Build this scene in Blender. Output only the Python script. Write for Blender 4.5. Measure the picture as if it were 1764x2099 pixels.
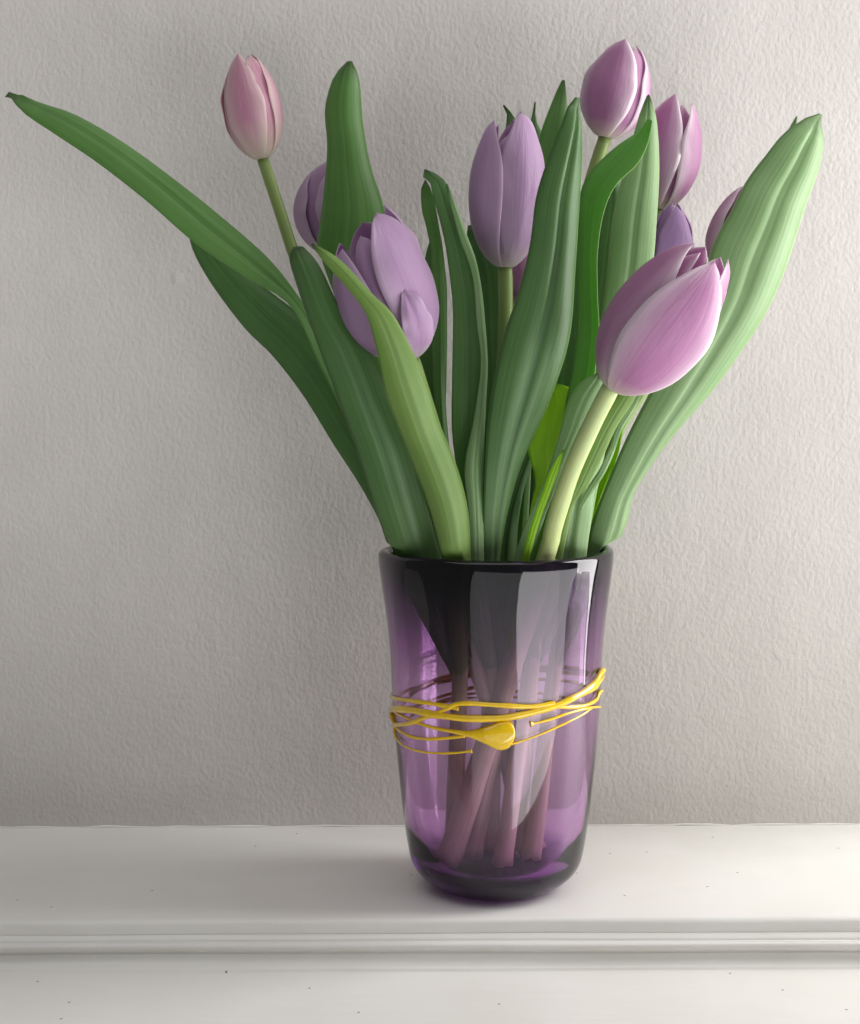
import bpy, bmesh, math, random
from mathutils import Vector, Matrix, Euler

for o in list(bpy.data.objects):
    bpy.data.objects.remove(o)
random.seed(7)
SC = bpy.context.scene
COL = SC.collection
PI = math.pi

# ------------------------------------------------------------------ camera
# photograph measured on a 1764 x 2099 grid; focal length 3000 of those units
PW, PH, FOC = 1764.0, 2099.0, 3000.0
cam_d = bpy.data.cameras.new('camera')
cam = bpy.data.objects.new('camera', cam_d)
COL.objects.link(cam)
cam.location = (-0.0447, -1.0, 0.330)
cam.rotation_euler = Euler((math.radians(90 - 4.0), math.radians(0.22), 0.0), 'XYZ')
cam_d.sensor_fit = 'VERTICAL'
cam_d.sensor_height = 24.0
cam_d.lens = 24.0 * FOC / PH
cam_d.clip_start = 0.01
cam_d.clip_end = 50
SC.camera = cam
bpy.context.view_layer.update()
CM = cam.matrix_world.copy()
CO = CM.translation.copy()
CR = CM.to_3x3()

# ------------------------------------------------------------------ world, lamps, exposure
w = bpy.data.worlds.new('World')
SC.world = w
w.use_nodes = True
bg = w.node_tree.nodes['Background']
bg.inputs[0].default_value = (0.97, 0.97, 1.0, 1)
bg.inputs[1].default_value = 0.14

def area(name, loc, target, sx, sy, power, color):
    l = bpy.data.lights.new(name, 'AREA')
    l.shape = 'RECTANGLE'; l.size = sx; l.size_y = sy
    l.energy = power; l.color = color
    o = bpy.data.objects.new(name, l); COL.objects.link(o)
    o.location = loc
    d = Vector(target) - Vector(loc)
    o.rotation_euler = d.to_track_quat('-Z', 'Y').to_euler()
    return o
# daylight of a tall window to the right, a little behind the vase, and the dim room in front
area('window_light', (1.05, 0.05, 0.40), (0.0, 0.0, 0.25), 0.54, 1.6, 26, (1.0, 0.985, 0.965))
area('side_room_light', (1.35, -0.95, -0.90), (0.10, 0.1, 0.15), 2.4, 1.9, 54, (1.0, 0.99, 0.985))
area('room_light', (0.7, -2.0, -1.2), (0.0, 0.1, 0.0), 4.4, 2.2, 22, (0.99, 0.985, 1.0))
area('overhead_fill', (0.0, -0.75, 1.8), (-0.1, -0.1, 0.0), 2.2, 1.2, 9, (1.0, 0.985, 0.97))  # added fill from above, lifts the shelf top and softens its shadows

SC.view_settings.view_transform = 'Standard'
SC.view_settings.look = 'None'
SC.view_settings.exposure = 0.12
SC.view_settings.gamma = 1.0
SC.view_settings.use_curve_mapping = False
SC.render.engine = 'CYCLES'
cy = SC.cycles
cy.use_denoising = True
cy.max_bounces = 24; cy.transmission_bounces = 20; cy.glossy_bounces = 8
cy.diffuse_bounces = 5; cy.transparent_max_bounces = 16; cy.volume_bounces = 1
cy.caustics_refractive = True; cy.caustics_reflective = False
cy.blur_glossy = 0.3
cy.sample_clamp_indirect = 6

# ------------------------------------------------------------------ helpers
def ray(x, y):
    d = Vector(((x - PW/2)/FOC, -(y - PH/2)/FOC, -1.0))
    return CR @ d
def at(x, y, Y):
    d = ray(x, y)
    return CO + d * ((Y - CO.y)/d.y)
def lerp(a, b, t): return a + (b - a)*t
def cr_eval(pts, t):
    """Catmull-Rom through pts (Vectors), t in 0..1 over index"""
    n = len(pts) - 1
    f = min(max(t, 0), 1)*n
    i = min(int(f), n - 1); u = f - i
    p0 = pts[max(i-1, 0)]; p1 = pts[i]; p2 = pts[i+1]; p3 = pts[min(i+2, n)]
    return 0.5*((2*p1) + (p2 - p0)*u + (2*p0 - 5*p1 + 4*p2 - p3)*u*u + (3*p1 - p0 - 3*p2 + p3)*u**3)
def resample(pts, n):
    pts = [Vector(p) for p in pts]
    fine = [cr_eval(pts, i/240) for i in range(241)]
    L = [0]
    for a, b in zip(fine, fine[1:]): L.append(L[-1] + (b - a).length)
    out = []; k = 0
    for i in range(n):
        s = L[-1]*i/(n - 1)
        while k < 239 and L[k+1] < s: k += 1
        d = L[k+1] - L[k]
        out.append(fine[k].lerp(fine[k+1], (s - L[k])/d if d > 0 else 0))
    return out
def interp(tab, x):
    if x <= tab[0][0]: return tab[0][1]
    for (x0, y0), (x1, y1) in zip(tab, tab[1:]):
        if x <= x1: return y0 + (y1 - y0)*(x - x0)/(x1 - x0)
    return tab[-1][1]
def smooth(tab, x):
    pts = [Vector((a, b, 0)) for a, b in tab]
    xs = [a for a, b in tab]
    if x <= xs[0]: return tab[0][1]
    if x >= xs[-1]: return tab[-1][1]
    for i in range(len(xs)-1):
        if xs[i] <= x <= xs[i+1]:
            u = (x - xs[i])/(xs[i+1]-xs[i])
            def m(k):
                if k == 0: return (tab[1][1]-tab[0][1])/(xs[1]-xs[0])
                if k == len(xs)-1: return (tab[-1][1]-tab[-2][1])/(xs[-1]-xs[-2])
                return (tab[k+1][1]-tab[k-1][1])/(xs[k+1]-xs[k-1])
            h = xs[i+1]-xs[i]
            return ((2*u**3-3*u*u+1)*tab[i][1] + (u**3-2*u*u+u)*h*m(i)
                    + (-2*u**3+3*u*u)*tab[i+1][1] + (u**3-u*u)*h*m(i+1))
def tag(o, label=None, cat=None, group=None, kind=None):
    if label: o['label'] = label
    if cat: o['category'] = cat
    if group: o['group'] = group
    if kind: o['kind'] = kind
    return o
def mesh_obj(name, verts, faces, m, parent=None, uvs=None, smooth_=True):
    me = bpy.data.meshes.new(name)
    me.from_pydata([tuple(v) for v in verts], [], faces)
    if uvs:
        ul = me.uv_layers.new(name='UVMap')
        for lp in me.loops: ul.data[lp.index].uv = uvs[lp.vertex_index]
    if smooth_:
        for p in me.polygons: p.use_smooth = True
    me.materials.append(m)
    me.validate(); me.update()
    o = bpy.data.objects.new(name, me); COL.objects.link(o)
    if parent:
        o.parent = parent
        o.matrix_parent_inverse = Matrix.Translation(-parent.location)
    return o
def thing(name, loc, label, cat, group=None):
    o = bpy.data.objects.new(name, None); COL.objects.link(o)
    o.location = loc; o.empty_display_size = 0.02
    return tag(o, label, cat, group)
def grid_faces(nr, nc):
    return [(r*nc + c, r*nc + c+1, (r+1)*nc + c+1, (r+1)*nc + c) for r in range(nr-1) for c in range(nc-1)]
def solidify(o, t):
    md = o.modifiers.new('thickness', 'SOLIDIFY'); md.thickness = t; md.offset = 0
    return o
def tube(name, path, radii, m, parent, seg=14, cap=True, ell=None):
    """path list of Vector, radii list"""
    n = len(path); vs = []; fs = []; uv = []
    prev = None
    for i, p in enumerate(path):
        t = (path[min(i+1, n-1)] - path[max(i-1, 0)]).normalized()
        if prev is None:
            a = Vector((1, 0, 0)) if abs(t.x) < 0.9 else Vector((0, 1, 0))
            nrm = (a - t*a.dot(t)).normalized()
        else:
            nrm = (prev - t*prev.dot(t)).normalized()
        prev = nrm; bi = t.cross(nrm)
        for k in range(seg):
            a = 2*PI*k/seg
            vs.append(p + (nrm*math.cos(a) + bi*math.sin(a))*radii[i])
            uv.append((k/seg, i/(n-1)))
    for i in range(n-1):
        for k in range(seg):
            k2 = (k+1) % seg
            fs.append((i*seg+k, i*seg+k2, (i+1)*seg+k2, (i+1)*seg+k))
    if cap:
        for i, rev in ((0, True), (n-1, False)):
            vs.append(path[i]); uv.append((.5, i/(n-1))); c = len(vs)-1
            for k in range(seg):
                k2 = (k+1) % seg
                fs.append((c, i*seg+k2, i*seg+k) if rev else (c, i*seg+k, i*seg+k2))
    return mesh_obj(name, vs, fs, m, parent, uv)

# ------------------------------------------------------------------ materials
def mat(name):
    m = bpy.data.materials.new(name); m.use_nodes = True
    nt = m.node_tree; nt.nodes.clear()
    out = nt.nodes.new('ShaderNodeOutputMaterial')
    def N(t, **kw):
        n = nt.nodes.new('ShaderNode' + t)
        for k, v in kw.items():
            if k in n.inputs: n.inputs[k].default_value = v
            else: setattr(n, k, v)
        return n
    def L(a, ao, b, bi): nt.links.new(a.outputs[ao], b.inputs[bi])
    return m, N, L, out
def ramp(N, stops):
    r = N('ValToRGB')
    e = r.color_ramp.elements
    while len(e) > 1: e.remove(e[-1])
    e[0].position, e[0].color = stops[0][0], (*stops[0][1], 1)
    for p, c in stops[1:]:
        x = e.new(p); x.color = (*c, 1)
    return r

def leaf_material(name, dark, light, trans, rough=0.42, tw=0.38):
    m, N, L, out = mat(name)
    uv = N('UVMap'); mp = N('Mapping'); L(uv, 0, mp, 'Vector')
    mp.inputs['Scale'].default_value = (17, 0.45, 1)
    nz = N('TexNoise', Scale=1.6, Detail=6.0, Roughness=0.72); L(mp, 0, nz, 'Vector')
    tc = N('TexCoord')
    nb = N('TexNoise', Scale=28.0, Detail=3.0); L(tc, 'Object', nb, 'Vector')
    ad = N('Math', operation='MULTIPLY_ADD'); L(nz, 0, ad, 0); ad.inputs[1].default_value = 0.85
    sc = N('Math', operation='MULTIPLY'); L(nb, 0, sc, 0); sc.inputs[1].default_value = 0.20
    L(sc, 0, ad, 2)
    rp = ramp(N, [(0.36, dark), (0.68, light)]); L(ad, 0, rp, 0)
    # pale leaf margin
    sx = N('SeparateXYZ'); L(uv, 0, sx, 0)
    s1 = N('Math', operation='SUBTRACT'); L(sx, 0, s1, 0); s1.inputs[1].default_value = 0.5
    ab = N('Math', operation='ABSOLUTE'); L(s1, 0, ab, 0)
    mr = N('MapRange'); L(ab, 0, mr, 0); mr.inputs[1].default_value = 0.488; mr.inputs[2].default_value = 0.5
    mr.inputs[3].default_value = 0.0; mr.inputs[4].default_value = 0.55
    mx = N('MixRGB'); L(mr, 0, mx, 0); L(rp, 0, mx, 1)
    mx.inputs[2].default_value = (light[0]*1.8+.04, light[1]*1.55+.05, light[2]*1.4+.02, 1)
    # base of the leaf is paler
    rb = N('MapRange'); L(sx, 1, rb, 0); rb.inputs[1].default_value = 0.0; rb.inputs[2].default_value = 0.42
    rb.inputs[3].default_value = 0.45; rb.inputs[4].default_value = 0.0
    mb = N('MixRGB'); L(rb, 0, mb, 0); L(mx, 0, mb, 1)
    mb.inputs[2].default_value = (0.20, 0.30, 0.10, 1)
    rt = N('MapRange'); L(sx, 1, rt, 0); rt.inputs[1].default_value = 0.955; rt.inputs[2].default_value = 0.99
    rt.inputs[3].default_value = 0.0; rt.inputs[4].default_value = 0.75
    mt = N('MixRGB'); L(rt, 0, mt, 0); L(mb, 0, mt, 1); mt.inputs[2].default_value = (0.045, 0.085, 0.02, 1)
    bs = N('BsdfPrincipled', Roughness=rough)
    L(mt, 0, bs, 'Base Color')
    bs.inputs['Specular IOR Level'].default_value = 0.45
    bs.inputs['Sheen Weight'].default_value = 0.06
    bs.inputs['Sheen Roughness'].default_value = 0.4
    bp = N('Bump', Strength=0.28, Distance=0.0006); L(nz, 0, bp, 'Height'); L(bp, 0, bs, 'Normal')
    tr = N('BsdfTranslucent'); tr.inputs[0].default_value = (*trans, 1)
    ms = N('MixShader'); ms.inputs[0].default_value = tw
    L(bs, 0, ms, 1); L(tr, 0, ms, 2); L(ms, 0, out, 0)
    return m
LM = {
 'backlit_painted': leaf_material('leaf_backlit_painted', (0.320, 0.540, 0.018), (0.440, 0.670, 0.045), (0.55, 0.88, 0.02), tw=0.6),  # window light glowing through the leaf is painted into this bright colour
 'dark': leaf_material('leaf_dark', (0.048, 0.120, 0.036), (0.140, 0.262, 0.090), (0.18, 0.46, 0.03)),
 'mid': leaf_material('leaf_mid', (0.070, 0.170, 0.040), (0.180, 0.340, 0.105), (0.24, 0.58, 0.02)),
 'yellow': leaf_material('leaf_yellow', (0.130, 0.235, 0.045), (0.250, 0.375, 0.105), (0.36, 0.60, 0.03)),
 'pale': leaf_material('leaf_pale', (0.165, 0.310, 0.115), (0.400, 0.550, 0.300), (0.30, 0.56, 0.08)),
}
def petal_material(name, core, edge, base, ea=0.8, streak=0.35, pw_=2.2, bl=0.22):
    m, N, L, out = mat(name)
    uv = N('UVMap'); mp = N('Mapping'); L(uv, 0, mp, 'Vector')
    mp.inputs['Scale'].default_value = (16, 0.8, 1)
    nz = N('TexNoise', Scale=2.0, Detail=5.0, Roughness=0.6); L(mp, 0, nz, 'Vector')
    sx = N('SeparateXYZ'); L(uv, 0, sx, 0)
    s1 = N('Math', operation='MULTIPLY_ADD'); L(sx, 0, s1, 0); s1.inputs[1].default_value = 2; s1.inputs[2].default_value = -1
    ab = N('Math', operation='ABSOLUTE'); L(s1, 0, ab, 0)
    pw = N('Math', operation='POWER'); L(ab, 0, pw, 0); pw.inputs[1].default_value = pw_
    # streaky perturbation
    st = N('Math', operation='MULTIPLY_ADD'); L(nz, 0, st, 0); st.inputs[1].default_value = streak*2; st.inputs[2].default_value = -streak
    ad = N('Math', operation='ADD'); L(pw, 0, ad, 0); L(st, 0, ad, 1)
    # tips are paler at the rim too
    tp = N('MapRange'); L(sx, 1, tp, 0); tp.inputs[1].default_value = 0.82; tp.inputs[2].default_value = 1.0
    tp.inputs[3].default_value = 0; tp.inputs[4].default_value = 0.30
    a2 = N('Math', operation='ADD'); L(ad, 0, a2, 0); L(tp, 0, a2, 1)
    mu = N('Math', operation='MULTIPLY', use_clamp=True); L(a2, 0, mu, 0); mu.inputs[1].default_value = ea
    mx = N('MixRGB'); L(mu, 0, mx, 0); mx.inputs[1].default_value = (*core, 1); mx.inputs[2].default_value = (*edge, 1)
    bb = N('MapRange'); L(sx, 1, bb, 0); bb.inputs[1].default_value = 0.02; bb.inputs[2].default_value = bl
    bb.inputs[3].default_value = 0.9; bb.inputs[4].default_value = 0.0
    mb = N('MixRGB'); L(bb, 0, mb, 0); L(mx, 0, mb, 1); mb.inputs[2].default_value = (*base, 1)
    bs = N('BsdfPrincipled', Roughness=0.42); L(mb, 0, bs, 'Base Color')
    bs.inputs['Sheen Weight'].default_value = 0.2
    bs.inputs['Specular IOR Level'].default_value = 0.35
    m2 = N('Mapping'); L(uv, 0, m2, 'Vector'); m2.inputs['Scale'].default_value = (60, 1.6, 1)
    n2 = N('TexNoise', Scale=1.5, Detail=3.0); L(m2, 0, n2, 'Vector')
    n3 = N('TexNoise', Scale=5.0, Detail=2.0, Distortion=0.6); L(uv, 0, n3, 'Vector')
    h1 = N('Math', operation='MULTIPLY_ADD'); L(n3, 0, h1, 0); h1.inputs[1].default_value = 3.0; L(nz, 0, h1, 2)
    h2 = N('Math', operation='MULTIPLY_ADD'); L(n2, 0, h2, 0); h2.inputs[1].default_value = 0.5; L(h1, 0, h2, 2)
    bp = N('Bump', Strength=0.40, Distance=0.0007); L(h2, 0, bp, 'Height'); L(bp, 0, bs, 'Normal')
    tr = N('BsdfTranslucent'); L(mb, 0, tr, 0)
    ms = N('MixShader'); ms.inputs[0].default_value = 0.42
    L(bs, 0, ms, 1); L(tr, 0, ms, 2); L(ms, 0, out, 0)
    return m
PM = {
 'pink': petal_material('petal_pink', (0.66, 0.33, 0.46), (0.86, 0.70, 0.69), (0.76, 0.72, 0.56), 0.95, 0.5, 1.6, 0.42),
 'lilac': petal_material('petal_lilac', (0.55, 0.35, 0.57), (0.74, 0.57, 0.74), (0.68, 0.63, 0.58), 0.9, 0.35),
 'mauve': petal_material('petal_mauve', (0.56, 0.25, 0.47), (0.93, 0.84, 0.89), (0.80, 0.74, 0.62), 1.0, 0.24, 2.8),
 'purple': petal_material('petal_purple', (0.47, 0.28, 0.54), (0.62, 0.43, 0.66), (0.5, 0.44, 0.5), 0.7),
}
def stem_material(name, stops):
    m, N, L, out = mat(name)
    uv = N('UVMap'); sx = N('SeparateXYZ'); L(uv, 0, sx, 0)
    mp = N('Mapping'); L(uv, 0, mp, 0); mp.inputs['Scale'].default_value = (12, 3, 1)
    nz = N('TexNoise', Scale=2.0, Detail=4.0); L(mp, 0, nz, 'Vector')
    rp = ramp(N, stops)
    L(sx, 1, rp, 0)
    mx = N('MixRGB', blend_type='MULTIPLY'); mx.inputs[0].default_value = 0.5; L(rp, 0, mx, 1)
    r2 = ramp(N, [(0.3, (0.65, 0.65, 0.6)), (0.7, (1.1, 1.1, 1.05))]); L(nz, 0, r2, 0); L(r2, 0, mx, 2)
    bs = N('BsdfPrincipled', Roughness=0.45); L(mx, 0, bs, 'Base Color')
    bs.inputs['Subsurface Weight'].default_value = 0.15
    bs.inputs['Subsurface Radius'].default_value = (0.004, 0.006, 0.002)
    bs.inputs['Subsurface Scale'].default_value = 0.5
    L(bs, 0, out, 0)
    return m
M_STEM = stem_material('stem_green', [(0.0, (0.55, 0.46, 0.34)), (0.26, (0.46, 0.42, 0.26)), (0.42, (0.30, 0.36, 0.12)), (0.7, (0.17, 0.25, 0.06)), (1.0, (0.24, 0.33, 0.10))])
M_STEM_PALE = stem_material('stem_pale', [(0.0, (0.55, 0.46, 0.34)), (0.30, (0.48, 0.44, 0.27)), (0.6, (0.44, 0.50, 0.20)), (1.0, (0.44, 0.54, 0.24))])

def wall_material():
    m, N, L, out = mat('wall_paint')
    tc = N('TexCoord')
    mpw = N('Mapping'); L(tc, 'Object', mpw, 0); mpw.inputs['Scale'].default_value = (1, 1, 0.72)
    n1 = N('TexNoise', Scale=330.0, Detail=2.0, Roughness=0.5); L(mpw, 0, n1, 'Vector')
    n2 = N('TexNoise', Scale=110.0, Detail=1.0); L(tc, 'Object', n2, 'Vector')
    n3 = N('TexNoise', Scale=14.0, Detail=3.0); L(tc, 'Object', n3, 'Vector')
    a = N('Math', operation='MULTIPLY_ADD'); L(n2, 0, a, 0); a.inputs[1].default_value = 0.6; L(n1, 0, a, 2)
    b = N('Math', operation='MULTIPLY_ADD'); L(n3, 0, b, 0); b.inputs[1].default_value = 2.0; L(a, 0, b, 2)
    vb = N('TexVoronoi', Scale=7.0, feature='F1'); L(tc, 'Object', vb, 'Vector')
    vr = N('MapRange', interpolation_type='SMOOTHSTEP'); L(vb, 'Distance', vr, 0); vr.inputs[1].default_value = 0.015; vr.inputs[2].default_value = 0.05
    vr.inputs[3].default_value = 0.9; vr.inputs[4].default_value = 0.0
    b2 = N('Math', operation='ADD'); L(b, 0, b2, 0); L(vr, 0, b2, 1)
    bp = N('Bump', Strength=1.0, Distance=0.0005); L(b2, 0, bp, 'Height')
    rp = ramp(N, [(0.3, (0.61, 0.582, 0.553)), (0.7, (0.65, 0.622, 0.592))]); L(n3, 0, rp, 0)
    bs = N('BsdfPrincipled', Roughness=0.62); L(rp, 0, bs, 'Base Color'); L(bp, 0, bs, 'Normal')
    bs.inputs['Specular IOR Level'].default_value = 0.3
    L(bs, 0, out, 0)
    return m
def shelf_material():
    m, N, L, out = mat('shelf_gloss_paint')
    tc = N('TexCoord'); mp = N('Mapping'); L(tc, 'Object', mp, 'Vector'); mp.inputs['Scale'].default_value = (0.12, 1, 1)
    n1 = N('TexNoise', Scale=220.0, Detail=3.0); L(mp, 0, n1, 'Vector')
    n3 = N('TexNoise', Scale=9.0, Detail=4.0); L(tc, 'Object', n3, 'Vector')
    # sparse dark specks and chips
    vo = N('TexVoronoi', Scale=34.0, feature='F1', voronoi_dimensions='2D'); L(tc, 'Object', vo, 'Vector')
    lt = N('MapRange'); L(vo, 'Distance', lt, 0); lt.inputs[1].default_value = 0.012; lt.inputs[2].default_value = 0.036
    lt.inputs[3].default_value = 1; lt.inputs[4].default_value = 0
    cs = N('SeparateXYZ'); L(vo, 'Color', cs, 0)
    gt = N('Math', operation='GREATER_THAN'); L(cs, 0, gt, 0); gt.inputs[1].default_value = 0.85
    sp = N('Math', operation='MULTIPLY'); L(lt, 0, sp, 0); L(gt, 0, sp, 1)
    rp = ramp(N, [(0.3, (0.79, 0.775, 0.735)), (0.65, (0.84, 0.83, 0.80))]); L(n3, 0, rp, 0)
    mx = N('MixRGB'); L(sp, 0, mx, 0); L(rp, 0, mx, 1); mx.inputs[2].default_value = (0.10, 0.085, 0.07, 1)
    n4 = N('TexNoise', Scale=55.0, Detail=2.0); L(mp, 0, n4, 'Vector')
    ad = N('Math', operation='MULTIPLY_ADD'); L(n4, 0, ad, 0); ad.inputs[1].default_value = 2.0; L(n1, 0, ad, 2)
    bp = N('Bump', Strength=0.5, Distance=0.0005); L(ad, 0, bp, 'Height')
    bs = N('BsdfPrincipled', Roughness=0.38); L(mx, 0, bs, 'Base Color'); L(bp, 0, bs, 'Normal')
    L(bs, 0, out, 0)
    return m
M_WALL = wall_material(); M_SHELF = shelf_material()
def plain(name, col, rough=0.5, coat=0.0):
    m, N, L, out = mat(name)
    tc = N('TexCoord'); nz = N('TexNoise', Scale=300.0, Detail=2.0); L(tc, 'Object', nz, 'Vector')
    rp = ramp(N, [(0.3, tuple(c*0.88 for c in col)), (0.7, col)]); L(nz, 0, rp, 0)
    bs = N('BsdfPrincipled', Roughness=rough); L(rp, 0, bs, 'Base Color')
    bs.inputs['Coat Weight'].default_value = coat
    L(bs, 0, out, 0)
    return m
M_YEL = plain('yellow_glass', (0.80, 0.52, 0.002), 0.14, 0.8)
def glass_material():
    m, N, L, out = mat('purple_glass')
    g = N('BsdfPrincipled', IOR=1.5, Roughness=0.0); g.inputs['Transmission Weight'].default_value = 1.0
    tc = N('TexCoord'); mp = N('Mapping'); L(tc, 'Object', mp, 0); mp.inputs['Scale'].default_value = (1, 1, 0.35)
    nz = N('TexNoise', Scale=22.0, Detail=1.5); L(mp, 0, nz, 'Vector')
    # the colour is gathered at the lip and the foot of the blown glass
    sx = N('SeparateXYZ'); L(tc, 'Object', sx, 0)
    mr = N('MapRange'); L(sx, 2, mr, 0); mr.inputs[1].default_value = 0.0; mr.inputs[2].default_value = 0.24
    ja = N('Math', operation='MULTIPLY_ADD'); L(nz, 0, ja, 0); ja.inputs[1].default_value = 0.08; L(mr, 0, ja, 2)
    rp = ramp(N, [(0.0, (0.20, 0.15, 0.26)), (0.10, (0.28, 0.20, 0.36)), (0.16, (0.92, 0.9, 0.94)), (0.62, (0.92, 0.90, 0.93)), (0.76, (0.58, 0.48, 0.61)), (0.87, (0.30, 0.26, 0.34)), (0.95, (0.10, 0.10, 0.13)), (1.0, (0.03, 0.03, 0.04))])
    L(ja, 0, rp, 0); L(rp, 0, g, 'Base Color')
    bp = N('Bump', Strength=0.20, Distance=0.004); L(nz, 0, bp, 'Height'); L(bp, 0, g, 'Normal')
    v = N('VolumeAbsorption'); v.inputs[0].default_value = (0.66, 0.16, 0.70, 1); v.inputs[1].default_value = 80
    L(g, 0, out, 0); L(v, 0, out, 1)
    return m
M_GLASS = glass_material()

# ------------------------------------------------------------------ wall and shelf
WALL_Y = 0.142
def box_verts(x0, x1, y0, y1, z0, z1):
    v = [(x, y, z) for x in (x0, x1) for y in (y0, y1) for z in (z0, z1)]
    f = [(0,1,3,2), (4,6,7,5), (0,4,5,1), (2,3,7,6), (0,2,6,4), (1,5,7,3)]
    return v, f
v, f = box_verts(-1.6, 0.50, WALL_Y, WALL_Y + 0.25, -0.35, 1.5)
o = mesh_obj('wall', v, f, M_WALL, smooth_=False)
tag(o, 'warm grey painted plaster wall with fine roller texture', 'wall', kind='structure')

# mantel shelf: a moulded profile (y, z) run along x
EY = -0.0712
prof = [(WALL_Y - 0.001, 0.0), (EY + 0.004, 0.0)]
for k in range(1, 6):
    a = k/5*PI/2
    prof.append((EY + 0.004 - 0.004*math.sin(a), -0.004 + 0.004*math.cos(a)))
prof += [(EY - 0.0005, -0.0085)]
# small step, cove, bead, step, then the lower ledge
for k in range(7):
    a = k/6*PI/2
    prof.append((EY - 0.0001 - 0.0039*math.sin(a)**2, -0.0092 - 0.0038*(1 - math.cos(a))))
prof += [(EY - 0.0055, -0.0132)]
for k in range(9):
    a = -PI/2 + k/8*PI
    prof.append((EY - 0.0055 - 0.0022*math.cos(a), -0.0158 - 0.0024*math.sin(a)))
prof += [(EY - 0.0052, -0.0190), (EY - 0.0052, -0.0202), (EY - 0.0060, -0.0205)]
for k in range(8):
    a = k/7*PI/2
    prof.append((EY - 0.0062 - 0.006*(1 - math.cos(a)), -0.0210 - 0.0065*math.sin(a)))
prof += [(EY - 0.0135, -0.0290), (EY - 0.016, -0.0297)]
prof += [(EY - 0.150, -0.0310), (EY - 0.154, -0.0330), (EY - 0.155, -0.037), (EY - 0.155, -0.070), (WALL_Y - 0.001, -0.070)]
nx = 60; X0, X1 = -1.4, 1.3
vs = []; fs = []
np_ = len(prof)
for i in range(nx + 1):
    x = lerp(X0, X1, i/nx)
    for j, (py, pz) in enumerate(prof):
        e = 0.0007*math.sin(x*9 + j*0.15) + 0.0004*math.sin(x*31 + 1.3*j*0.1)
        amp = 1.0 if 1 <= j < np_ - 4 else 0.0
        vs.append((x, py + e*amp, pz + 0.0*amp))
for i in range(nx):
    for j in range(np_):
        j2 = (j+1) % np_
        fs.append((i*np_+j, (i+1)*np_+j, (i+1)*np_+j2, i*np_+j2))
fs.append(tuple(range(np_))); fs.append(tuple(nx*np_ + j for j in reversed(range(np_))))
me_shelf = mesh_obj('mantel_shelf', vs, fs, M_SHELF, smooth_=False)
bm = bmesh.new(); bm.from_mesh(me_shelf.data); bmesh.ops.recalc_face_normals(bm, faces=bm.faces)
for e in bm.edges:
    if len(e.link_faces) == 2 and e.calc_face_angle(0) > math.radians(32): e.smooth = False
for fc in bm.faces: fc.smooth = len(fc.verts) == 4
bm.to_mesh(me_shelf.data); bm.free()
tag(me_shelf, 'white painted mantel shelf with moulded edge under the vase', 'shelf', kind='structure')
# paint bead closing the joint to the wall
pth = []
for i in range(90):
    x = lerp(-1.2, 0.50, i/89)
    pth.append(Vector((x, WALL_Y - 0.0006, 0.0004 + 0.0006*math.sin(i*1.7)*math.sin(i*0.37))))
tube('paint_bead', pth, [0.0009 + 0.0003*math.sin(i*2.3) for i in range(90)], M_SHELF, me_shelf, seg=8)

# ------------------------------------------------------------------ vase
OUT = [(0.0000, 0.0340), (0.0012, 0.0400), (0.0045, 0.0470), (0.0107, 0.0545), (0.0170, 0.0585), (0.0240, 0.0605), (0.0373, 0.0628),
       (0.0573, 0.0653), (0.0840, 0.0681), (0.1107, 0.0703), (0.1307, 0.0716), (0.1573, 0.0728), (0.1807, 0.0750),
       (0.2040, 0.0782), (0.2180, 0.0800), (0.2240, 0.0803)]
INN = [(0.0125, 0.0), (0.0127, 0.018), (0.0135, 0.033), (0.0165, 0.0435), (0.0225, 0.0500), (0.0373, 0.0555), (0.0573, 0.0592), (0.0840, 0.0628),
       (0.1107, 0.0656), (0.1307, 0.0669), (0.1573, 0.0676), (0.1807, 0.0691), (0.2040, 0.0712), (0.2180, 0.0722), (0.2240, 0.0724)]
ZS = 1.035
OUT = [(a*ZS, b) for a, b in OUT]; INN = [(a*ZS, b) for a, b in INN]
ZT = OUT[-1][0]
def r_out(z): return smooth(OUT, z)
def r_in(z): return interp([(a, b) for a, b in INN], z)
vase = thing('vase', (0, 0, 0), 'purple blown glass vase wrapped with yellow glass threads', 'vase')
pts = [(0.0, 0.0035), (0.012, 0.0032), (0.024, 0.0018), (0.031, 0.0004)]
zs = [0.0, 0.0005, 0.0012, 0.0025, 0.0045, 0.0075, 0.0107, 0.0135, 0.017, 0.0205, 0.024, 0.030] + [0.0373 + i*(ZT - 0.0373)/34 for i in range(35)]
for z in zs: pts.append((r_out(z), z))
rc = (OUT[-1][1] + INN[-1][1])/2; rr = (OUT[-1][1] - INN[-1][1])/2
for k in range(1, 12):
    a = k/12*PI
    pts.append((rc + rr*math.cos(a), ZT + rr*0.95*math.sin(a)))
inz = [ZT - i*(ZT - 0.0386)/30 for i in range(31)]
for z in inz: pts.append((smooth(INN[4:], z), z))
for z, r in [(0.031, 0.0532), (0.0225, 0.0500), (0.0190, 0.0470), (0.0165, 0.0435), (0.0148, 0.039), (0.0135, 0.033), (0.0129, 0.026), (0.0127, 0.018), (0.0126, 0.009), (0.0125, 0.0)]:
    pts.append((r, z*ZS))
SEG = 128
vs = []; fs = []
ring = []
def wob(th, z):   # slight out-of-round of hand blown glass
    return 1 + 0.006*math.sin(2*th + 0.6)*min(z/0.1, 1) + 0.003*math.sin(3*th + z*14)*min(z/0.1, 1)
def rimtilt(th, z):
    return 0.0016*math.sin(th + 0.5)*max(0, (z - 0.15)/0.08) + 0.0008*math.sin(2*th)*max(0, (z - 0.15)/0.08)
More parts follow.
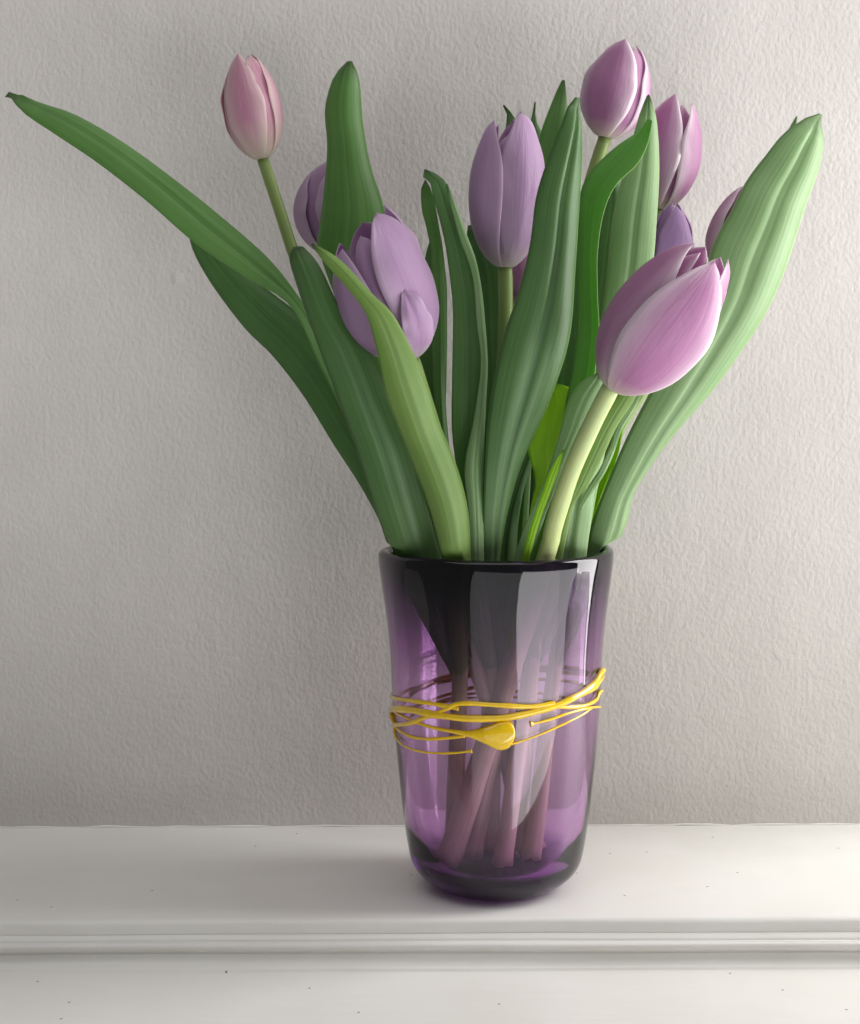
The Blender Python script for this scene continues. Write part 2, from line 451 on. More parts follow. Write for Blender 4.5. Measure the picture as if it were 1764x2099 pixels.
for (r, z) in pts:
    if r < 1e-6:
        ring.append([len(vs)]); vs.append((0, 0, z))
    else:
        ids = []
        for k in range(SEG):
            th = 2*PI*k/SEG
            ids.append(len(vs))
            rw = r*wob(th, z)
            vs.append((rw*math.cos(th), rw*math.sin(th), z + rimtilt(th, z)))
        ring.append(ids)
for a, b in zip(ring, ring[1:]):
    for k in range(SEG):
        k2 = (k+1) % SEG
        if len(a) == 1: fs.append((a[0], b[k2], b[k]))
        elif len(b) == 1: fs.append((a[k], a[k2], b[0]))
        else: fs.append((a[k], a[k2], b[k2], b[k]))
gl = mesh_obj('glass_body', vs, fs, M_GLASS, vase)
bm = bmesh.new(); bm.from_mesh(gl.data); bmesh.ops.recalc_face_normals(bm, faces=bm.faces); bm.to_mesh(gl.data); bm.free()

def surf(th, z, off=0.0):
    r = r_out(z)*wob(th, z) + off
    return Vector((r*math.cos(th), r*math.sin(th), z))
def on_vase(x, y):
    """front point of the vase surface seen at that place: returns (theta, z)"""
    d = ray(x, y).normalized()
    best = None; t = 0.85; 
    while t < 1.06:
        p = CO + d*t
        th = math.atan2(p.y, p.x)
        g = math.hypot(p.x, p.y) - r_out(p.z)*wob(th, p.z)
        if best is None or g < best[0]: best = (g, th, p.z)
        if g <= 0: return th, p.z
        t += 0.0004
    return best[1], best[2]
def crop(px, py): return (765.3 + px*0.295, 1339.3 + py*0.295)
def thread(front, rad, back_to=None, back_z=None, name='yellow_thread', bead=False, r_end=None):
    """front: crop points left to right; optional back arc carries on round the far side"""
    rad *= 1.65
    if r_end: r_end *= 1.65
    tz = [on_vase(*crop(*p)) for p in front]
    fixed = []
    for th, z in tz:
        if th > PI/2: th -= 2*PI
        fixed.append(Vector((th, z, 0)))
    if back_to:        # continue from the right end round the back to the left end height
        a = fixed[-1]; thb = a.x
        n = 8
        end_th = back_to[0]; end_z = back_to[1]
        for i in range(1, n+1):
            t = i/n
            fixed.append(Vector((lerp(thb, end_th, t), lerp(a.y, end_z, t) + 0.0035*math.sin(t*7 + rad*4000), 0)))
    P = []
    N = 18*len(fixed)
    rads = []
    for i in range(N):
        q = cr_eval(fixed, i/(N-1))
        P.append(surf(q.x, q.y, rad*0.55))
        k = 1 + 0.10*math.sin(i*0.21 + rad*9000)
        rads.append(rad*k)
    if r_end:
        for i in range(N): rads[i] = lerp(rads[i], r_end, i/(N-1))
    if bead:
        e = 0 if bead == 'start' else N-1
        for i in range(N):
            dd = (P[i] - P[e]).length
            rads[i] *= 1 + 1.1*math.exp(-(dd/0.0016)**2)
    return tube(name, P, rads, M_YEL, vase, seg=10)
TH_L = -PI + 0.0
thread([(118,298),(250,325),(400,345),(520,366),(600,385)], 0.0009)
thread([(150,497),(250,488),(350,450),(450,415),(520,380),(580,352),(680,345),(900,360),(1080,368),(1250,345)], 0.0010)
thread([(128,392),(200,385),(300,395),(450,425),(650,448),(850,448),(1000,430),(1150,395),(1250,365),(1350,320),(1450,265),(1530,200),(1580,120)], 0.00150, back_to=(PI + 0.12, 0.123), r_end=0.0011)
thread([(1330,325),(1400,300),(1450,282),(1530,240),(1572,190)], 0.0009, back_to=(PI + 0.10, 0.132))
thread([(1080,372),(1250,372),(1380,372),(1480,355),(1545,318),(1568,270)], 0.0008, back_to=(PI + 0.10, 0.118))
thread([(1090,490),(1200,465),(1350,415),(1480,380),(1555,372)], 0.0006, back_to=(PI + 0.08, 0.112), bead='start')
thread([(960,630),(1100,585),(1300,500),(1450,425),(1530,375)], 0.00045, back_to=(PI + 0.10, 0.107))
thread([(140,440),(160,500),(250,570),(350,592),(480,590),(640,572)], 0.0007)
thread([(150,500),(160,570),(220,640),(330,680),(450,692),(580,690),(690,675)], 0.00048, bead='end')
# the teardrop of yellow glass
bt = [(130,395,9),(190,428,10),(300,478,11),(450,522,12),(560,542,14),(650,556,22),(720,563,38),(780,568,60),(830,572,82),(880,570,100),(930,562,98),(960,556,78),(977,552,46),(985,550,10)]
cs = [Vector((*[q if i else (q - 2*PI if q > PI/2 else q) for i, q in enumerate(on_vase(*crop(a, b)))], c*0.295/3000)) for a, b, c in bt]
vs = []; fs = []; NB = 90; K = 20
for i in range(NB):
    q = cr_eval(cs, i/(NB-1)); a = max(q.z, 0.0003); b = min(a, 0.0044*math.sqrt(min(1, a/0.006)) if a > 0.0014 else a)
    for k in range(K):
        an = 2*PI*k/K
        rad_off = b*math.cos(an)
        vs.append(surf(q.x, q.y + a*math.sin(an), max(rad_off, -0.0008) + 0.0002))
for i in range(NB-1):
    for k in range(K):
        fs.append((i*K+k, i*K+(k+1)%K, (i+1)*K+(k+1)%K, (i+1)*K+k))
fs.append(tuple(range(K))); fs.append(tuple((NB-1)*K + k for k in reversed(range(K))))
o = mesh_obj('glass_blob', vs, fs, M_YEL, vase); o['label'] = 'teardrop blob of yellow glass'

# ------------------------------------------------------------------ tulips
def lim_r(z):
    if z < ZT: return r_in(max(z, 0.02)) - 0.0022
    return 0.0724 - 0.0022 + max(0, z - ZT - 0.004)*2.4
def clampv(p, extra=0.0):
    r = math.hypot(p.x, p.y); m = lim_r(p.z) - extra
    if r > m and p.z < 0.28:
        k = m/r
        return Vector((p.x*k, p.y*k, p.z))
    return p

RIMY = 1150
class Tulip:
    def __init__(s, label, bottom, path, r0=0.0048, sm=None):
        """bottom: 3-D foot in the vase; path: (x, y, depth) from the rim to the flower"""
        s.root = thing('tulip', Vector(bottom), label, 'tulip')
        P = [Vector(bottom)] + [at(*p) for p in path]
        s.P = [clampv(p, 0.007) if p.z < 0.24 and i else p for i, p in enumerate(resample(P, 48))]
        rads = []
        for i in range(48):
            t = i/47
            rads.append(r0*(1.34 - 0.44*min(1, t*1.6)) * (1 + 0.015*math.sin(i*1.1)) )
        rads[0] *= 1.22; rads[1] *= 1.04; rads[-1] *= 0.95
        s.stem = tube('stem', s.P, rads, sm or M_STEM, s.root, seg=16)
        rq = random.Random(int(abs(bottom[0])*1e5))
        for k in range(16): s.stem.data.vertices[k].co.z += rq.uniform(-0.001, 0.0035)   # ragged cut end
        s.top = s.P[-1]; s.dir = (s.P[-1] - s.P[-4]).normalized()
        s.r0 = r0
    def stem_at(s, z):
        for a, b in zip(s.P, s.P[1:]):
            if a.z <= z <= b.z: return a.lerp(b, (z - a.z)/(b.z - a.z))
        return s.P[0]
    def leaf(s, left, right, depth, m='mid', bul=0.22, fold=0.0, rip=0.0009, join=0.15, rows=46, skew=0.0, tipcurl=0.0, hook=0.0, seed=None, to_stem=True):
        """left/right edges as (x, y) from base to tip, depth table along the leaf"""
        rnd = random.Random(seed if seed is not None else int(left[0][0]*7 + left[0][1]))
        Ledge = resample([Vector((a, b, 0)) for a, b in left], rows)
        Redge = resample([Vector((a, b, 0)) for a, b in right], rows)
        NC = 15
        rowsL = []
        for i in range(rows):
            t = i/(rows-1)
            Y = smooth(depth, t) if len(depth) > 2 else interp(depth, t)
            A = at(Ledge[i].x, Ledge[i].y, Y - skew*0.5); B = at(Redge[i].x, Redge[i].y, Y + skew*0.5)
            rowsL.append((A, B, t))
        vs = []; uv = []
        ph = rnd.random()*6
        tot = 0
        if to_stem:
            S = s.stem_at(join)
            A0, B0, _ = rowsL[0]; A1, B1, _ = rowsL[3]
            pre = []
            nP = 10
            C0 = (A0 + B0)/2
            w0 = (B0 - A0)
            tang = (C0 - (A1 + B1)/2)
            tang = tang.normalized()*(C0 - S).length*0.5
            for k in range(nP):
                u = k/nP
                # hermite from S up to C0
                h = u*u*(3 - 2*u)
                c = S.lerp(C0, h)
                wv = Vector((1, 0, 0))*0.010*(1 - h) + w0*h
                pre.append((c - wv/2, c + wv/2, None))
            rowsL = pre + rowsL
        n = len(rowsL)
        for i, (A, B, t) in enumerate(rowsL):
            wdt = (B - A).length
            C = (A + B)/2
            view = (CO - C).normalized()
            nxt = rowsL[min(i+1, n-1)]; prv = rowsL[max(i-1, 0)]
            tg = ((nxt[0]+nxt[1]) - (prv[0]+prv[1])).normalized()
            sd = (B - A).normalized() if wdt > 1e-6 else Vector((1, 0, 0))
            nr = sd.cross(tg).normalized()
            if nr.dot(Vector((0, -1, 0))) < 0: nr = -nr
            g = i/(n-1)
            bl = smooth(bul, g) if isinstance(bul, list) else bul
            for c in range(NC):
                q = -1 + 2*c/(NC-1)
                p = A.lerp(B, (q+1)/2)
                off = bl*wdt*(1 - q*q) - fold*wdt*max(0, 1 - abs(q)*2.2)**2*0.6
                off += rip*(q*q)*math.sin(g*17 + ph + q*1.7)*min(1, g*3)
                off -= 0.0006*math.exp(-(q/0.09)**2)
                off += 0.00012*math.sin(q*9 + ph)*min(1, wdt/0.02)
                p = p + nr*off
                if hook and g > 0.95: p = p + sd*hook*((g-0.95)/0.05)**1.6 + Vector((0, 0, 0.25*abs(hook)))*((g-0.95)/0.05)
                if tipcurl and g > 0.9: p = p + Vector((0, -1, 0.3))*tipcurl*((g-0.9)/0.1)**2
                p = clampv(p)
                if p.y > WALL_Y - 0.004: p.y = WALL_Y - 0.004
                vs.append(p); uv.append(((q+1)/2, g))
        o = mesh_obj('leaf', vs, grid_faces(n, NC), LM[m], s.root, uv)
        solidify(o, 0.0005)
        return o
    def flower(s, tip, H=None, R=0.024, roll=0.0, m='lilac', petals=None, top=0.30, wid=0.95, seed=1):
        """tip: 3-D point at the flower's top; petals: list of dict overrides"""
        rnd = random.Random(seed)
        base = s.top - s.dir*0.002
        ax = (tip - base); H = H or ax.length; ax.normalize()
        # frame: front vector is the one towards the camera
        view = (CO - base); fr = (view - ax*view.dot(ax)).normalized(); sd = ax.cross(fr)  # sd: picture left/right
        PRO = [(0.0, 0.10, 0.0), (0.07, 0.36, 0.035), (0.18, 0.66, 0.13), (0.32, 0.90, 0.27), (0.47, 1.0, 0.43), (0.62, 0.955, 0.60), (0.77, 0.80, 0.775), (0.90, 0.56, 0.92), (1.0, None, 1.0)]
        WID = [(0, 0.75), (0.08, 0.80), (0.2, 0.88), (0.35, 0.96), (0.52, 1.0), (0.68, 0.96), (0.80, 0.82), (0.89, 0.62), (0.95, 0.42), (0.982, 0.20), (1.0, 0.015)]
        default = []
        for k in range(3): default.append(dict(a=k*120, rel=1.0, inner=False))
        for k in range(3): default.append(dict(a=60 + k*120, rel=0.91, inner=True))
        plist = petals or default
        NR, NC = 26, 17
        for pi_, pd in enumerate(plist):
            a0 = math.radians(pd['a'] + roll + rnd.uniform(-6, 6)*(0 if petals else 1))
            rel = pd.get('rel', 1.0); hs = pd.get('h', 1.0)*(1 + rnd.uniform(-0.03, 0.03)); tp = pd.get('top', top)
            wd = pd.get('w', wid); edge = pd.get('edge', 0.035 if not pd.get('inner') else -0.02)
            curl = pd.get('curl', rnd.uniform(-0.04, 0.07)); lean = pd.get('lean', 0.0); crease = pd.get('crease', 0.022)
            side = pd.get('side', rnd.uniform(-0.10, 0.10)); rib = rnd.uniform(0.006, 0.014)
            pro_r = [(u, (tp if r is None else (r if u < 0.4 else r + (tp - 0.30)*((u-0.4)/0.6)**1.5))) for u, r, z in PRO]
            pro_z = [(u, z) for u, r, z in PRO]
            ph = rnd.random()*6
            vs = []; uv = []
            for i in range(NR):
                u = i/(NR-1)
                u = u**0.92
                r = smooth(pro_r, u)*rel; z = smooth(pro_z, u)*hs
                wv = max(smooth(WID, u)*(1 - u*u)**pd.get('pt', 0.0) if u < 1 else 0, 0.012)*wd
                for c in range(NC):
                    v = -1 + 2*c/(NC-1)
                    phi = v*wv + side*u*u
                    er = 1 + edge*v*v*min(1, u*4) - crease*math.exp(-(v/0.10)**2)*math.sin(min(1, u*1.05)*PI)
                    er += 0.012*math.sin(u*9 + v*3 + ph) + 0.026*v*abs(v)*math.sin(u*13 + ph)*u
                    er += rib*math.cos(v*8.5 + ph)*math.sin(PI*u)*(1 - 0.6*abs(v)) + 0.030*pd.get('ruf', 1)*abs(v)**3*math.sin(u*23 + ph*2 + v)*min(1, u*1.5)
                    rr = r*er*R + curl*R*max(0, (u-0.8)/0.2)**2 + lean*R*u
                    zz = z*H - 0.03*H*v*v*(u > 0.5)*(u - 0.5)*0.5
                    an = a0 + phi
                    # azimuth 0 faces the camera, positive to the picture's right
                    p = base + ax*zz + (fr*math.cos(an) - sd*math.sin(an)*-1.0)*rr
                    vs.append(p); uv.append(((v+1)/2, u))
            o = mesh_obj('petal', vs, grid_faces(NR, NC), PM[pd.get('m', m)], s.root, uv)
            solidify(o, 0.0004)
        # flower base pad joins petals to the stem
        return s

def Z(x, y, Y): return at(x, y, Y)

# --- F1 pale pink bud upper left
t1 = Tulip('slim pale pink tulip bud on a long bare stem beside the wall', (0.030, 0.008, 0.0175),
           [(905, 1160, 0.000), (800, 950, 0.005), (690, 735, 0.010), (612, 545, 0.015), (575, 435, 0.018), (538, 322, 0.020)], 0.0046)
t1.flower(Z(494, 112, 0.014), R=0.0198, roll=0, m='pink', top=0.20, seed=3, petals=[
    dict(a=-16, rel=1.03, h=1.0, w=0.74, top=0.26, edge=0.0, side=0.0),
    dict(a=96, rel=1.0, h=0.97, w=0.95, top=0.36),
    dict(a=-140, rel=1.0, h=0.95, w=1.0, top=0.3),
    dict(a=42, rel=0.97, h=0.95, w=0.85, top=0.40, inner=True),
    dict(a=170, rel=0.94, h=0.95, w=0.9, inner=True),
    dict(a=-80, rel=0.97, h=0.88, w=0.85, top=0.40, inner=True),
])
t1.leaf([(835,1140),(770,990),(710,860),(655,745),(600,628),(500,566),(400,500),(300,412),(200,332),(120,278),(45,228),(18,190)],
        [(880,1140),(840,1000),(780,870),(715,760),(650,668),(560,540),(450,440),(350,362),(250,292),(150,235),(80,212),(18,190)],
        [(0,-0.02),(0.3,-0.02),(0.6,-0.03),(1,-0.03)], 'mid', bul=[(0,0.3),(0.4,0.05),(0.7,0.18),(1,0.3)], fold=0.12, skew=0.012)
t1.leaf([(803,1128),(790,1090),(742,1000),(684,910),(622,810),(560,730),(500,670),(430,575),(392,500),(388,440)],
        [(880,1140),(850,1050),(800,930),(750,830),(700,740),(640,665),(545,590),(470,520),(420,460),(390,440)],
        [(0,0.0),(0.4,0.015),(1,0.02)], 'dark', bul=0.16, fold=0.05)
# --- F2 lilac behind the broad leaf
t2 = Tulip('dusky lilac tulip half hidden behind the broad upright leaf', (0.022, 0.026, 0.0175),
           [(950, 1150, 0.035), (830, 850, 0.06), (730, 650, 0.07), (695, 520, 0.072)])
t2.flower(Z(686, 338, 0.075), R=0.0315, roll=25, m='lilac', top=0.34, seed=5)
t2.leaf([(905,1150),(830,950),(760,780),(700,640),(652,505),(655,470),(664,400),(672,300),(667,225),(684,160),(712,126)],
        [(970,1150),(930,980),(890,830),(830,680),(786,540),(792,480),(786,420),(760,340),(744,250),(737,165),(722,126)],
        [(0,-0.005),(0.4,0.015),(0.7,0.025),(1,0.02)], 'mid', bul=[(0,0.3),(0.5,0.2),(0.8,0.28),(1,0.4)], rip=0.001)
# --- F3 open lilac at lower left
t3 = Tulip('half open lilac tulip behind the folded yellow green leaf', (-0.030, 0.020, 0.0175),
           [(950, 1160, -0.042), (925, 1000, -0.052), (882, 850, -0.062), (845, 730, -0.068)], 0.0050)
t3.flower(Z(736, 468, -0.078), R=0.0302, roll=0, m='lilac', top=0.44, seed=6, petals=[
    dict(a=50, rel=1.02, h=1.03, w=0.92, top=0.58, edge=0.01),
    dict(a=-66, rel=1.04, h=0.90, w=0.90, top=0.50, edge=0.02),
    dict(a=165, rel=1.0, h=1.04, w=0.9, top=0.50),
    dict(a=-6, rel=0.90, h=0.96, w=0.66, top=0.44, edge=-0.14, inner=True, crease=0.0),
    dict(a=108, rel=0.92, h=1.06, w=0.80, top=0.72, inner=True),
    dict(a=-118, rel=0.92, h=0.97, w=0.80, top=0.52, inner=True),
    dict(a=20, rel=1.08, h=0.52, w=0.40, top=0.84, edge=-0.02, crease=0.0, pt=0.8),
])
t3.leaf([(803,1140),(760,1010),(720,890),(680,780),(635,660),(606,575),(594,530),(602,508)],
        [(912,1165),(870,1020),(840,920),(800,820),(757,715),(702,640),(655,545),(622,506)],
        [(0,-0.035),(0.4,-0.065),(0.8,-0.078),(1,-0.072)], 'dark', bul=[(0,0.32),(0.5,0.16),(1,0.30)], fold=0.0)
t3.leaf([(913,1165),(880,1040),(838,930),(792,810),(776,730),(752,645),(712,590),(672,545),(638,502)],
        [(966,1165),(960,1050),(938,960),(902,870),(880,800),(850,728),(806,645),(764,603),(700,535),(642,499)],
        [(0,-0.060),(0.35,-0.088),(0.7,-0.122),(1,-0.125)], 'yellow', bul=[(0,0.42),(0.5,0.36),(0.75,0.2),(0.85,0.35),(1,0.4)], rip=0.0006)
# --- F4 tall lilac in the middle
t4 = Tulip('tall closed lilac tulip overlapping the big dark centre leaf', (-0.006, 0.012, 0.0175),
           [(1015, 1160, 0.000), (1020, 900, -0.010), (1036, 700, -0.014), (1036, 545, -0.015)], 0.0054)
t4.flower(Z(1048, 240, -0.018), R=0.0245, roll=0, m='lilac', top=0.34, seed=8, petals=[
    dict(a=38, rel=1.0, h=1.0, w=0.95, top=0.40, edge=0.02),
    dict(a=-62, rel=1.04, h=0.99, w=0.95, top=0.44, edge=0.03),
    dict(a=170, rel=1.0, h=0.98, w=1.0),
    dict(a=0, rel=0.93, h=0.86, w=0.8, inner=True),
    dict(a=110, rel=0.93, h=0.97, w=0.9, inner=True),
    dict(a=-115, rel=0.93, h=0.95, w=0.9, inner=True),
])
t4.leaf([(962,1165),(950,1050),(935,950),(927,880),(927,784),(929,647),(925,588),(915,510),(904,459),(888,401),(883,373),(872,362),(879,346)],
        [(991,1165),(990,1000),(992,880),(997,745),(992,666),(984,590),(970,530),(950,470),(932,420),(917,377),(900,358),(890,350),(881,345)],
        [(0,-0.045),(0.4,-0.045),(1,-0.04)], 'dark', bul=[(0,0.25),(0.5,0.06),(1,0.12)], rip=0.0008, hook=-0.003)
t4.leaf([(966,1168),(961,1046),(953,959),(973,855),(987,745),(979,666),(973,588),(963,541),(944,491),(928,432),(915,382)],
        [(993,1168),(991,1029),(992,924),(997,820),(1000,745),(995,666),(988,596),(976,534),(956,479),(940,432),(917,376)],
        [(0,-0.057),(0.5,-0.055),(1,-0.046)], 'pale', bul=0.25, rip=0.0004)
t4.leaf([(925,1160),(905,1000),(890,800),(885,640),(884,520),(874,463),(866,432),(864,389),(871,370)],
        [(950,1160),(930,1000),(914,830),(915,700),(914,580),(908,510),(901,471),(893,424),(884,389),(873,369)],
        [(0,-0.03),(0.5,-0.02),(1,-0.02)], 'mid', bul=0.3)
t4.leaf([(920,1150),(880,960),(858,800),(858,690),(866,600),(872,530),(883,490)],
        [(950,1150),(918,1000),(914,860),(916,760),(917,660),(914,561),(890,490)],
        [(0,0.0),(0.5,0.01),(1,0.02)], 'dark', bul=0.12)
# --- F10 pink showing behind the stem of F4
t10 = Tulip('pink tulip almost wholly hidden behind the tall middle tulip', (-0.002, 0.032, 0.0180),
            [(1020, 1150, 0.040), (1035, 900, 0.05), (1045, 720, 0.055), (1048, 630, 0.055)])
t10.flower(Z(1050, 460, 0.055), R=0.021, roll=10, m='mauve', seed=9)
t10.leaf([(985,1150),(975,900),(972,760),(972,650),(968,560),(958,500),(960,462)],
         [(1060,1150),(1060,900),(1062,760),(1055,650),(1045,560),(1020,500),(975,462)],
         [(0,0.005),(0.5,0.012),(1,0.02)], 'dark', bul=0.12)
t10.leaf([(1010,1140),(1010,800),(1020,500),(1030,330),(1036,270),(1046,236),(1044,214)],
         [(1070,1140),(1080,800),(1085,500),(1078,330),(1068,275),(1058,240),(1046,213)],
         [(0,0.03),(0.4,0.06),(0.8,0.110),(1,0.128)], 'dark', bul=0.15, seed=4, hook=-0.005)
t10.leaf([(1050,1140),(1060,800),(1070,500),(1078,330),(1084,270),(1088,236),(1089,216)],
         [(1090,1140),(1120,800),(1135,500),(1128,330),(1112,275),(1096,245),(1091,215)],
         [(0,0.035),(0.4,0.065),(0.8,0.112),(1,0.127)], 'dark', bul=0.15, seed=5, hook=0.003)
# --- F5 upper right mauve
t5 = Tulip('topmost mauve tulip with pale petal edges, stem in the open', (-0.018, -0.006, 0.0175),
           [(1085, 1160, 0.000), (1120, 900, 0.012), (1165, 600, 0.022), (1205, 400, 0.026), (1242, 278, 0.028)], 0.0052)
t5.flower(Z(1290, 84, 0.022), R=0.0235, roll=0, m='mauve', seed=11, top=0.18, petals=[
    dict(a=-26, rel=1.03, h=1.0, w=1.02, top=0.16, edge=0.01, side=0.0),
    dict(a=100, rel=1.0, h=0.98, w=1.0, top=0.2),
    dict(a=-135, rel=1.0, h=0.96, w=1.0, top=0.2),
    dict(a=52, rel=0.97, h=0.93, w=0.9, top=0.25, inner=True),
    dict(a=170, rel=0.92, h=0.95, w=0.9, inner=True),
    dict(a=-70, rel=0.92, h=0.93, w=0.9, inner=True),
])
t5.leaf([(988,1165),(990,1050),(994,950),(1005,830),(1030,700),(1062,600),(1086,500),(1101,400),(1131,310),(1163,230),(1179,203)],
        [(1022,1165),(1040,1060),(1075,940),(1130,810),(1168,690),(1180,560),(1187,420),(1192,320),(1192,262),(1188,225),(1181,203)],
        [(0,-0.045),(0.4,-0.070),(0.8,-0.085),(1,-0.085)], 'dark', bul=[(0,0.35),(0.4,0.2),(1,0.30)], fold=0.12, skew=0.01, hook=-0.004)
t5.leaf([(1040,1150),(1060,900),(1080,600),(1095,400),(1105,290),(1132,210),(1152,165)],
        [(1080,1150),(1100,900),(1140,600),(1165,400),(1164,290),(1163,215),(1158,165)],
        [(0,0.01),(0.5,0.04),(1,0.06)], 'mid', bul=0.25)
# --- F6 pale mauve at right
t6 = Tulip('white edged mauve tulip beside the wall, right of a narrow leaf', (0.003, -0.024, 0.0175),
           [(1120, 1160, 0.015), (1190, 900, 0.035), (1280, 640, 0.048), (1352, 425, 0.052)], 0.0048)
t6.flower(Z(1394, 198, 0.048), R=0.0220, roll=0, m='mauve', seed=13, top=0.24, petals=[
    dict(a=-38, rel=1.02, h=1.0, w=1.0, top=0.20, edge=0.03),
    dict(a=75, rel=1.02, h=0.97, w=0.95, top=0.38),
    dict(a=-160, rel=1.0, h=0.95, w=1.0),
    dict(a=22, rel=0.90, h=0.9, w=0.85, inner=True),
    dict(a=140, rel=0.92, h=0.93, w=0.9, inner=True),
    dict(a=-100, rel=0.92, h=0.93, w=0.9, inner=True),
])
t6.leaf([(1150,1140),(1175,950),(1205,800),(1228,680),(1245,560),(1258,440),(1285,330),(1310,240),(1327,196)],
        [(1200,1140),(1235,950),(1275,800),(1310,680),(1336,560),(1347,440),(1352,340),(1346,245),(1331,194)],
        [(0,-0.015),(0.4,-0.03),(1,-0.028)], 'pale', bul=[(0,0.3),(0.6,0.18),(1,0.3)], fold=0.1)
t6.leaf([(1140,1140),(1160,950),(1180,800),(1200,660),(1215,520),(1230,420),(1250,340)],
        [(1190,1140),(1210,950),(1235,800),(1255,660),(1272,520),(1280,420),(1262,330)],
        [(0,0.0),(0.5,0.0),(1,0.005)], 'dark', bul=0.15)
t6.leaf([(1122,1165),(1135,1090),(1150,1020),(1175,960),(1200,880),(1222,840)],
        [(1200,1160),(1212,1060),(1222,990),(1238,930),(1246,880),(1236,838)],
        [(0,-0.030),(0.5,-0.04),(1,-0.045)], 'pale', bul=0.25, fold=0.15)
# --- F7 purple behind F9
t7 = Tulip('small purple tulip peeping up behind the big front tulip', (0.016, 0.010, 0.0175),
           [(1110, 1160, -0.015), (1180, 950, -0.005), (1280, 740, 0.004), (1362, 590, 0.006)])
t7.flower(Z(1384, 416, 0.004), R=0.0165, roll=20, m='purple', seed=15, top=0.12)
t7.leaf([(1060,1150),(1105,1000),(1140,900),(1165,800),(1180,700),(1183,600),(1183,500),(1190,400),(1212,350),(1262,300),(1310,268),(1334,246)],
        [(1110,1150),(1150,1000),(1190,900),(1215,800),(1229,690),(1224,600),(1223,520),(1236,440),(1262,382),(1308,338),(1330,295),(1338,248)],
        [(0,-0.035),(0.3,-0.05),(0.7,-0.058),(1,-0.062)], 'mid', bul=[(0,0.2),(0.5,-0.12),(0.8,-0.10),(1,0.2)], skew=-0.012)
t7.leaf([(1003,1165),(1020,1080),(1045,1000),(1070,920),(1110,830)],
        [(1060,1165),(1062,1080),(1075,1000),(1105,920),(1130,820)],
        [(0,-0.020),(1,-0.03)], 'dark', bul=0.2)
t7.leaf([(1080,1150),(1090,950),(1100,800),(1110,650),(1125,540)],
        [(1150,1150),(1190,950),(1218,800),(1222,680),(1195,540)],
        [(0,0.0),(0.5,-0.004),(1,0.005)], 'dark', bul=0.1)
# --- F8 mauve behind the big right leaf
t8 = Tulip('mauve tulip hidden behind the wide leaf that leans right', (0.024, -0.012, 0.0175),
           [(1170, 1150, 0.020), (1260, 900, 0.040), (1390, 700, 0.048), (1488, 560, 0.050)])
t8.flower(Z(1552, 385, 0.052), R=0.0225, roll=30, m='mauve', seed=17)
t8.leaf([(1196,1150),(1212,1080),(1240,1000),(1282,900),(1335,800),(1395,690),(1435,600),(1460,505),(1500,430),(1530,372),(1570,320),(1612,270),(1660,246),(1680,238)],
        [(1252,1128),(1282,1080),(1300,1010),(1332,960),(1392,880),(1452,810),(1512,730),(1572,640),(1612,550),(1650,425),(1676,350),(1688,290),(1688,258),(1681,238)],
        [(0,0.0),(0.4,-0.015),(1,-0.02)], 'pale', bul=[(0,0.36),(0.4,0.30),(1,0.16)], fold=0.10, skew=0.012, hook=-0.006)
t8.leaf([(1205,1140),(1290,950),(1390,790),(1460,650),(1520,480),(1570,340),(1605,275),(1619,252)],
        [(1240,1120),(1330,950),(1450,790),(1530,690),(1600,560),(1625,420),(1630,300),(1622,250)],
        [(0,0.01),(0.5,0.01),(1,0.015)], 'pale', bul=0.15, hook=0.005)
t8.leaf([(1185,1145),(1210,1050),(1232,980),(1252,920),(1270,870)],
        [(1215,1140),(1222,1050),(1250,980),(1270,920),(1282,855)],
        [(0,0.005),(1,-0.005)], 'backlit_painted', bul=0.1)
# --- F9 big front tulip
t9 = Tulip('largest mauve tulip with white rimmed petals leaning towards the front', (-0.034, -0.016, 0.0175),
           [(1112, 1165, -0.052), (1135, 1080, -0.062), (1170, 970, -0.075), (1215, 868, -0.086), (1255, 790, -0.095)], 0.0066, M_STEM_PALE)
t9.flower(Z(1450, 522, -0.132), R=0.0308, roll=0, m='mauve', seed=19, top=0.32, petals=[
    dict(a=27, rel=1.05, h=1.0, w=0.92, top=0.36, edge=0.03, ruf=0.3, side=0.0),
    dict(a=-72, rel=0.99, h=1.04, w=1.18, top=0.34, edge=0.0, ruf=0.3, side=0.0),
    dict(a=135, rel=1.0, h=1.03, w=1.0, top=0.34),
    dict(a=78, rel=0.94, h=1.05, w=0.85, top=0.40, inner=True, ruf=0.3),
    dict(a=-160, rel=0.92, h=1.0, w=0.85, inner=True),
    dict(a=-40, rel=0.80, h=0.98, w=0.70, top=0.22, inner=True),
])
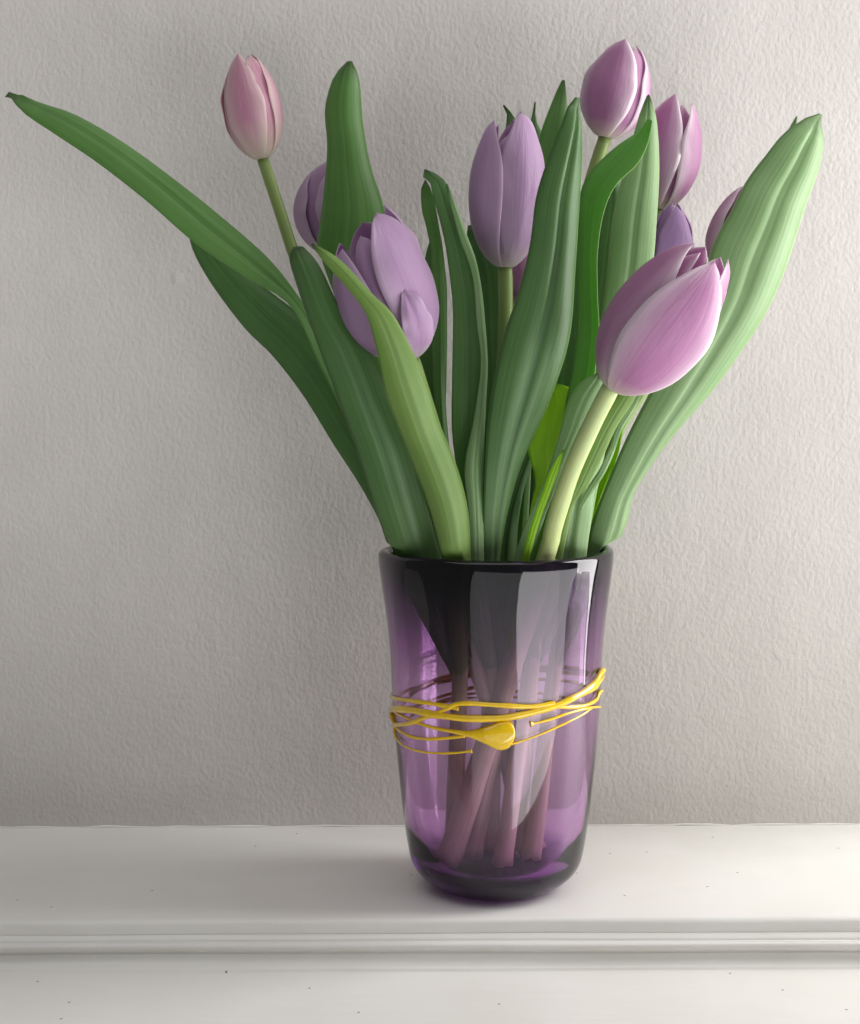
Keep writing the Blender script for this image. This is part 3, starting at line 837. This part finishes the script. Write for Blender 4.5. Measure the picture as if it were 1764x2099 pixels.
t9.leaf([(1048,1165),(1072,1090),(1100,1025),(1118,985),(1135,930),(1150,880),(1165,825),(1190,785),(1226,764)],
        [(1085,1165),(1110,1080),(1140,1000),(1175,930),(1205,870),(1226,820),(1240,785),(1232,763)],
        [(0,-0.050),(0.4,-0.058),(1,-0.070)], 'pale', bul=[(0,0.3),(0.6,0.10),(1,0.2)], rip=0.0004)
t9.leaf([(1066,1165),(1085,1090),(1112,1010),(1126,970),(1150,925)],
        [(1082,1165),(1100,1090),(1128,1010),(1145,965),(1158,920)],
        [(0,-0.056),(0.5,-0.068),(1,-0.078)], 'backlit_painted', bul=0.2, rip=0.0004)
t9.leaf([(1125,1160),(1150,1060),(1178,985),(1205,920),(1230,870),(1255,825),(1280,795)],
        [(1150,1155),(1176,1040),(1202,1000),(1236,935),(1262,880),(1294,830),(1316,790)],
        [(0,-0.04),(0.5,-0.06),(1,-0.072)], 'yellow', bul=0.15, rip=0.0006)
t9.leaf([(1185,1040),(1205,1000),(1228,965),(1250,920),(1262,880),(1290,835),(1312,800)],
        [(1192,1046),(1218,1005),(1244,962),(1262,920),(1275,880),(1300,840),(1320,800)],
        [(0,-0.056),(0.5,-0.056),(1,-0.066)], 'pale', bul=0.2, rip=0.0006, to_stem=False)
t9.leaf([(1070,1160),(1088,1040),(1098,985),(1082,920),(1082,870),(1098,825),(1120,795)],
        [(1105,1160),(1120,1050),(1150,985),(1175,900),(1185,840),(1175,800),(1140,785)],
        [(0,-0.03),(0.5,-0.042),(1,-0.045)], 'backlit_painted', bul=0.05)

# ------------------------------------------------------------------ a dropped crumb on the lower ledge
p = at(1131, 1988, -0.09); 
d = ray(1131, 1988); k = (-0.0294 - CO.z)/d.z; p = CO + d*k
bm = bmesh.new(); bmesh.ops.create_icosphere(bm, subdivisions=2, radius=1)
for v_ in bm.verts:
    q = v_.co
    v_.co = Vector((q.x*0.0021*(1 + 0.3*math.sin(q.y*4)), q.y*0.0014, (q.z + 0.6)*0.0008*(1 + 0.4*math.sin(q.x*5)))) + p
me = bpy.data.meshes.new('pollen_crumb'); bm.to_mesh(me); bm.free()
me.materials.append(plain('pollen', (0.42, 0.33, 0.06), 0.8))
o = bpy.data.objects.new('pollen_crumb', me); COL.objects.link(o)
tag(o, 'tiny yellow brown crumb lying on the lower white ledge', 'crumb')
